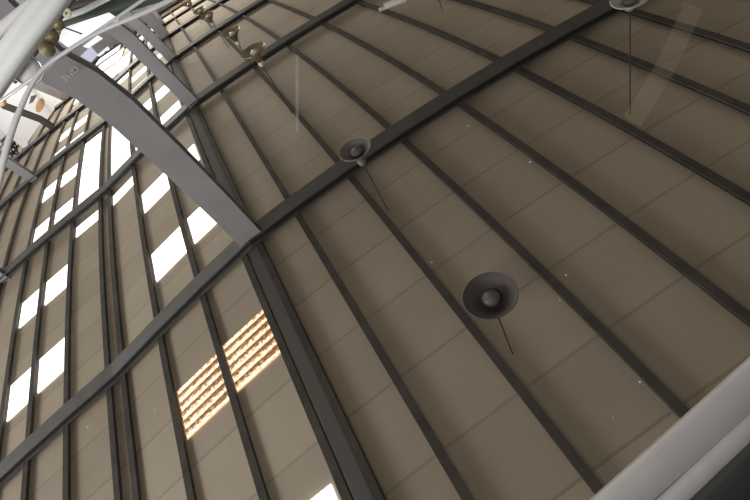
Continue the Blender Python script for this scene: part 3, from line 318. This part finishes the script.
# ---------------------------------------------------------------- skylights
def skylight(u0, u1, va, vb, label, m=M_SKY, rusty=False, dz0=.055):
    bm = bmesh.new(); uvl = bm.loops.layers.uv.new('UVMap')
    nu, nv = (2, 44) if rusty else (3, 6)
    amp = .018 if rusty else 0
    def P_(i, j, dz):
        t = j / nv
        return roof(u0 + (u1 - u0) * i / nu, va + (vb - va) * t, dz0 + dz + amp * math.sin(2 * math.pi * 5.5 * t))
    lo = [[bm.verts.new(P_(i, j, -.012)) for j in range(nv + 1)] for i in range(nu + 1)]
    hi = [[bm.verts.new(P_(i, j, .012)) for j in range(nv + 1)] for i in range(nu + 1)]
    for i in range(nu):
        for j in range(nv):
            for G_, flip in ((lo, 0), (hi, 1)):
                idx = [(i, j), (i + 1, j), (i + 1, j + 1), (i, j + 1)]
                if flip: idx = idx[::-1]
                f = bm.faces.new([G_[p][q] for p, q in idx])
                for l, (p, q) in zip(f.loops, idx): l[uvl].uv = (p / nu, q / nv)
    for j in range(nv):
        bm.faces.new((lo[0][j], hi[0][j], hi[0][j + 1], lo[0][j + 1])); bm.faces.new((lo[nu][j], lo[nu][j + 1], hi[nu][j + 1], hi[nu][j]))
    for i in range(nu):
        bm.faces.new((lo[i][0], lo[i + 1][0], hi[i + 1][0], hi[i][0])); bm.faces.new((lo[i][nv], hi[i][nv], hi[i + 1][nv], lo[i + 1][nv]))
    return tag(link('roof_skylight', bm, m), label, 'skylight', 'translucent skylights in the roof')
UB = {-1: (-.90, -.27), -2: (-1.90, -1.10), -3: (-2.78, -2.08), -4: (-3.92, -3.22), -5: (-4.90, -4.10), -6: (-5.90, -5.10)}
GAP = {-1: 'beside the gutter', -2: 'one gap left of the gutter row', -3: 'on the gutter side of the ridge pair', -4: 'on the far side of the ridge pair', -5: 'two gaps left of the ridge', -6: 'three gaps left of the ridge'}
skylight(-.95, -.22, .684, .80, 'brown rust-specked corrugated skylight, the one beside the gutter', M_RUST, True)
skylight(-1.92, -1.06, .682, .797, 'yellowish rust-specked corrugated skylight, the one away from the gutter', M_RUST, True)
skylight(*UB[-1], .33, .435, 'white skylight cut off by the bottom edge of the view')
BAY = {1: 'second bay', 2: 'third bay', 3: 'fourth bay', 4: 'fifth bay', 5: 'sixth bay', 6: 'seventh bay'}
for k, rows in {1: ((1.165, 1.29), (1.54, 1.668)), 2: ((2.05, 2.205), (2.475, 2.63)), 3: ((3.04, 3.17), (3.42, 3.57)), 4: ((4.02, 4.17), (4.46, 4.76))}.items():
    for u in (-1, -2, -5, -6):
        for r, (va, vb) in enumerate(rows):
            skylight(*UB[u], va, vb, 'white skylight %s, %s row of the %s' % (GAP[u], ('near', 'far')[r], BAY[k]))
for u in (-3, -4): skylight(*UB[u], 1.815, 1.885, 'narrow white skylight strip %s, second bay' % GAP[u])
skylight(-2.95, -2.08, 2.03, 2.86, 'tall white skylight on the gutter side of the ridge pair, third bay')
skylight(-3.92, -3.22, 2.02, 2.86, 'tall white skylight on the far side of the ridge pair, third bay')
skylight(*UB[-3], 3.79, 3.95, 'narrow white skylight strip on the gutter side of the ridge, fourth bay')
M_SKYB = emit('cool_white_daylit_plastic', (.88, .91, 1), 1.6)
skylight(-3.7, -2.05, 4.2, 4.93, 'wide cool white daylight panel hung under the purlins, fifth bay', M_SKYB, dz0=-.06)
skylight(-4.6, -2.7, 5.1, 5.85, 'wide cool white daylight panel hung under the purlins, sixth bay', M_SKYB, dz0=-.06)
skylight(-5.2, -3.2, 6.1, 6.7, 'far cool white daylight panel hung under the purlins, seventh bay', M_SKYB, dz0=-.06)
for u, va, vb, w in ((-1, 5.4, 5.62, 'sixth bay'), (-2, 5.55, 5.8, 'sixth bay'), (-1, 6.2, 6.45, 'seventh bay'), (-2, 6.9, 7.2, 'seventh bay')):
    skylight(*UB[u], va, vb, 'tiny far white skylight %s, %s' % (GAP[u], w))

# ---------------------------------------------------------------- pendant lamps
LL = {'L1': 'round grey pendant lamp seen from below, nearest and largest', 'L2': 'grey dome pendant lamp in front of the broad nearest rafter',
      'L3': 'bronze cone pendant lamp just beyond the broad nearest rafter', 'L4': 'bronze cone pendant lamp, second beyond the broad rafter',
      'L5': 'small bronze pendant lamp, third beyond the broad rafter', 'L6': 'small bronze pendant lamp, fourth beyond the broad rafter', 'L7': 'tiny bronze pendant lamp, farthest of the row',
      'M1': 'pale grey pendant lamp at the top edge, towards the right', 'M2': 'pendant lamp above the top edge, only its cord showing'}
def roof_z(x, y):
    best = None
    for i in range(0, 90):
        u = -1 + i * .1
        for j in range(0, 150):
            v = .25 * (24 ** (j / 149)); p = roof(u, v)
            d = (p.x - x) ** 2 + (p.y - y) ** 2
            if best is None or d < best[0]: best = (d, p.z)
    return best[1]
for key, loc in LAMP.items():
    x, y, z = loc; top = roof_z(x, y) + .03
    near_ = key in ('L1', 'L2', 'M1', 'M2')
    t = empty('pendant_lamp', (x, y, z), LL[key], 'lamp', 'pendant lamps hanging from the roof')
    hs = {'M1': .4, 'L2': .8}.get(key, 1); R0 = {'L2': .215, 'M1': .20}.get(key, .25)
    outer = [(R0, 0), (R0 * .80, .045), (R0 * .55, .10), (R0 * .36, .16), (R0 * .26, .21), (R0 * .22, .25), (.001, .255)]
    inner = [(R0 * .985, .002), (R0 * .78, .036), (R0 * .53, .09), (R0 * .33, .15), (.001, .17)]
    m_out = M_LAMPPALE if key == 'M1' else M_LAMPOUT if near_ else M_SHADE
    m_in = M_LAMPPALE if key == 'M1' else M_LAMPMID if key == 'L2' else M_SHADE_IN if near_ else M_SHADE
    outer = [(a, b * hs) for a, b in outer]; inner = [(a, b * hs) for a, b in inner]
    bm = bmesh.new(); lathe(bm, outer, loc, 32); link('lamp_shade', bm, m_out, t, True)
    bm = bmesh.new(); lathe(bm, inner, loc, 32); link('reflector', bm, m_in, t, True)
    bm = bmesh.new(); lathe(bm, [(R0 * 1.0, -.004), (R0 * 1.02, .002), (R0 * 1.0, .01), (R0 * .97, .002), (R0 * 1.0, -.004)], loc, 32); link('rim', bm, m_out if key != 'L1' else M_SHADE_IN, t, True)
    bm = bmesh.new(); lathe(bm, [(.001, .0), (.05, .008), (.088, .04 * hs), (.085, .08 * hs), (.055, .12 * hs), (.04, .16 * hs)], loc, 20); link('bulb', bm, M_BULB if near_ else M_CAPW, t, True)
    bm = bmesh.new(); lathe(bm, [(.001, .24 * hs), (.055, .24 * hs), (.06, .29 * hs), (.045, .34 * hs), (.012, .36 * hs)], loc, 16); link('cap', bm, M_CAPW if not near_ else M_LAMPOUT, t, True)
    bm = bmesh.new(); sweep(bm, [(x, y, z + .34 * hs), (x, y, (z + top) / 2), (x, y, top)], circ(.008, 8), (0, 1, 0)); link('cord', bm, M_CORD, t)
# slim strip light by the top edge
bm = bmesh.new(); sweep(bm, NEAR['tube']['p'], circ(.03, 12), (0, 0, 1)); tag(link('strip_light', bm, M_CAPW), 'thin pale strip light crossing a purlin at the top edge', 'strip light')

# ---------------------------------------------------------------- the windscreen around the view
NV = Vector(N)
def pts(k): return [Vector(p) for p in NEAR[k]['p']]
def wid(k): return NEAR[k]['w']
def bar(name, key, m, parent, prof, smooth=True):
    W = wid(key); bm = bmesh.new(); P = pts(key)
    if len(P) > 2:                               # smooth the path
        Q, QW = [], []
        for i in range(len(P) - 1):
            p0, p1, p2, p3 = (P[max(i - 1, 0)], P[i], P[i + 1], P[min(i + 2, len(P) - 1)])
            for s in range(6):
                t = s / 6
                Q.append(.5 * ((2 * p1) + (p2 - p0) * t + (2 * p0 - 5 * p1 + 4 * p2 - p3) * t * t + (3 * p1 - p0 - 3 * p2 + p3) * t ** 3)); QW.append(W[i] * (1 - t) + W[i + 1] * t)
        Q.append(P[-1]); QW.append(W[-1])
        P, W = Q, QW
    sweep(bm, P, prof, NV, W)
    return link(name, bm, m, parent, smooth)
ROUND = circ(.5, 16, 1, .6)
FLAT = [(-.5, -.15), (.5, -.15), (.5, .06), (.42, .13), (-.42, .13), (-.5, .06)]
ws = empty('windscreen', tuple(pts('pillar')[2]), 'vehicle windscreen with grey pillar and chrome edging framing the view', 'windscreen')
bm = bmesh.new(); slab(bm, pts('glass'), .004, NV); link('glass_pane', bm, M_GLASS, ws)
o = bar('pillar', 'pillar', M_PILLAR, ws, FLAT); o['label'] = 'satin grey pillar face'
bar('pillar_lip', 'lip', M_PILLAR, ws, [(-.5, -.25), (.5, -.25), (.5, 0), (.3, .2), (-.3, .2), (-.5, 0)])
bar('groove', 'groove', M_DARK, ws, [(-.5, -.2), (.5, -.2), (.5, .05), (-.5, .05)], False)
bar('rubber_seal', 'seal', M_RUBBER, ws, FLAT)
bar('chrome_strip', 'chromeA', M_CHROME, ws, ROUND); bar('chrome_strip', 'chromeB', M_CHROME, ws, ROUND)
for i, k in enumerate(('streak1', 'streak2', 'streak3')):
    bm = bmesh.new(); P = pts(k); sweep(bm, P, [(-.5, -.004), (.5, -.004), (.5, .004), (-.5, .004)], NV, wid(k))
    link('streak', bm, film('streak_film_%d' % i, (.75, .68, .45) if i == 0 else (.8, .77, .7), (.045, .07, .3)[i]), ws)  # pale translucent strips lying on the pane
bm = bmesh.new()
for p, w in zip(pts('specks'), wid('specks')): bmesh.ops.create_icosphere(bm, subdivisions=1, radius=w * .5, matrix=Matrix.Translation(p))
o = link('dust', bm, film('dust_film', (.7, .66, .6), .45), ws); o['kind'] = 'stuff'

# ---------------------------------------------------------------- things beyond the chrome edge
bm = bmesh.new()
def single(name, key, m, prof, label, cat):
    o = bar(name, key, m, None, prof); return tag(o, label, cat)
t = empty('pale_rail', tuple(pts('rail')[2]), 'broad pale grey rail with dark lip in the top left corner', 'rail')
bar('rail_body', 'rail', M_PALE, t, [(-.5, -.3), (.5, -.3), (.5, -.05), (.36, .12), (.12, .2), (-.1, .2), (-.16, .1), (-.3, .12), (-.42, .06), (-.5, -.05)])
bar('rail_lip', 'raillip', M_CHROME, t, ROUND)
single('white_wedge_rail', 'wedge', M_WHITE, ROUND, 'slim white tapering rail left of the broad pale rail', 'rail')
single('thin_grey_slat', 'slat', M_GUTTER, FLAT, 'thin grey slat between the white tapering rail and broad rail', 'slat')
single('dark_green_beam', 'greenbeam', M_GREEN, ROUND, 'dark green rounded beam behind the bright white board', 'beam')
single('grey_bar', 'greybar', M_PALE, ROUND, 'light grey curved bar above the dark green beam', 'bar')
single('dark_bar', 'darkbar', M_DARK, ROUND, 'dark grey bar above the light grey curved bar', 'bar')
single('brown_strut', 'darkdiag', M_DARK, FLAT, 'dark brown strut beside the lip of the broad pale rail', 'strut')
t = empty('white_board', tuple(pts('board')[0]), 'bright white board with a thin dark rod in front of green beam', 'board')
bm = bmesh.new(); slab(bm, pts('board'), .02, NV); link('board_panel', bm, emit('glowing_white_board', (1, 1, 1), .8), t)  # panel made to glow so that it looks bright; no lamp behind
bar('rod', 'boardrod', M_DARK, t, ROUND)
t = empty('brass_fitting', tuple(pts('knobs')[1]), 'weathered brass fitting of three knobs with a cream ring', 'fitting')
for p, w in zip(pts('knobs'), wid('knobs')):
    bm = bmesh.new(); ax = pts('knobs')[2] - pts('knobs')[0]; r = w * .5
    lathe(bm, [(.001, -r), (r * .6, -r * .85), (r * .95, -r * .4), (r, 0), (r * .95, r * .4), (r * .6, r * .85), (.001, r)], p, 20, ax); link('knob', bm, M_BRASS, t, True)
p = pts('ring')[0]; r = wid('ring')[0] * .5; bm = bmesh.new()
lathe(bm, [(r * .65 + r * .35 * math.cos(q * math.pi / 4), r * .35 * math.sin(q * math.pi / 4)) for q in range(9)], p, 20, NV + Vector((.3, 0, 0))); o = link('ring', bm, mat('cream_plastic', (.75, .7, .5), .4), t, True); o['label'] = 'cream ring'
t = empty('round_lamp', tuple(pts('round')[0]), 'round white lamp with a chrome rim left of the chrome edging', 'lamp')
p = pts('round')[0]; r = wid('round')[0] * .5; va_ = cam.matrix_world.translation - p
bm = bmesh.new(); lathe(bm, [(.001, r * .32), (r * .5, r * .27), (r * .82, r * .1), (r * .9, -.004)], p, 28, va_); link('lens', bm, mat('white_lamp_lens', (.82, .82, .82), .15), t, True)
bm = bmesh.new(); lathe(bm, [(r * .86, .0), (r * .93, .007), (r, .0), (r * .97, -.012), (r * .6, -.02), (.001, -.022)], p, 28, va_); link('rim', bm, M_CHROME, t, True)
p = pts('orange')[0]; r = wid('orange')[0] * .5; bm = bmesh.new(); lathe(bm, [(.001, r * .5), (r * .6, r * .35), (r, 0), (r * .7, -r * .4), (.001, -r * .5)], p, 18, NV)
tag(link('marker_lamp', bm, mat('orange_lens', (.85, .5, .25), .3), None, True), 'small orange marker lamp at the left edge by the chrome', 'lamp')
# coiled cable at the left edge
p0 = pts('coil')[0]; r = wid('coil')[0] * .5
e1 = NV.cross(Vector((0, 0, 1))).normalized(); e2 = NV.cross(e1).normalized(); loop = []
for k in range(60):
    a_ = k / 60 * 2 * math.pi * 3.2; rr = r * (.7 + .3 * math.sin(k * .9)); loop.append(p0 + e1 * rr * math.cos(a_) + e2 * rr * 1.4 * math.sin(a_) + NV * (.02 * k / 60))
bm = bmesh.new(); sweep(bm, loop, circ(.0022, 6), NV)
tag(link('coiled_cable', bm, M_RUBBER), 'small black coiled cable at the left edge by a grey column', 'cable')
# orange oval mark and dark vent on the white wall
oc = Vector(OVAL[0]); a_ = (Vector(OVAL[1]) - Vector(OVAL[2])) * .5; b_ = (Vector(OVAL[4]) - Vector(OVAL[3])) * .5
bm = bmesh.new(); slab(bm, [Vector((10.28, oc.y, oc.z)) + Vector((0, a_.y, a_.z)) * math.cos(k / 24 * 2 * math.pi) + Vector((0, b_.y, b_.z)) * math.sin(k / 24 * 2 * math.pi) for k in range(24)], .02, (-1, 0, 0))
tag(link('oval_sign', bm, M_ORANGE), 'orange oval sign on the white side wall', 'sign')
bm = bmesh.new(); slab(bm, [(10.28, q[1], q[2]) for q in VENT], .03, (-1, 0, 0))
tag(link('wall_vent', bm, M_DARK), 'dark vent on the white side wall beside the orange oval', 'vent')
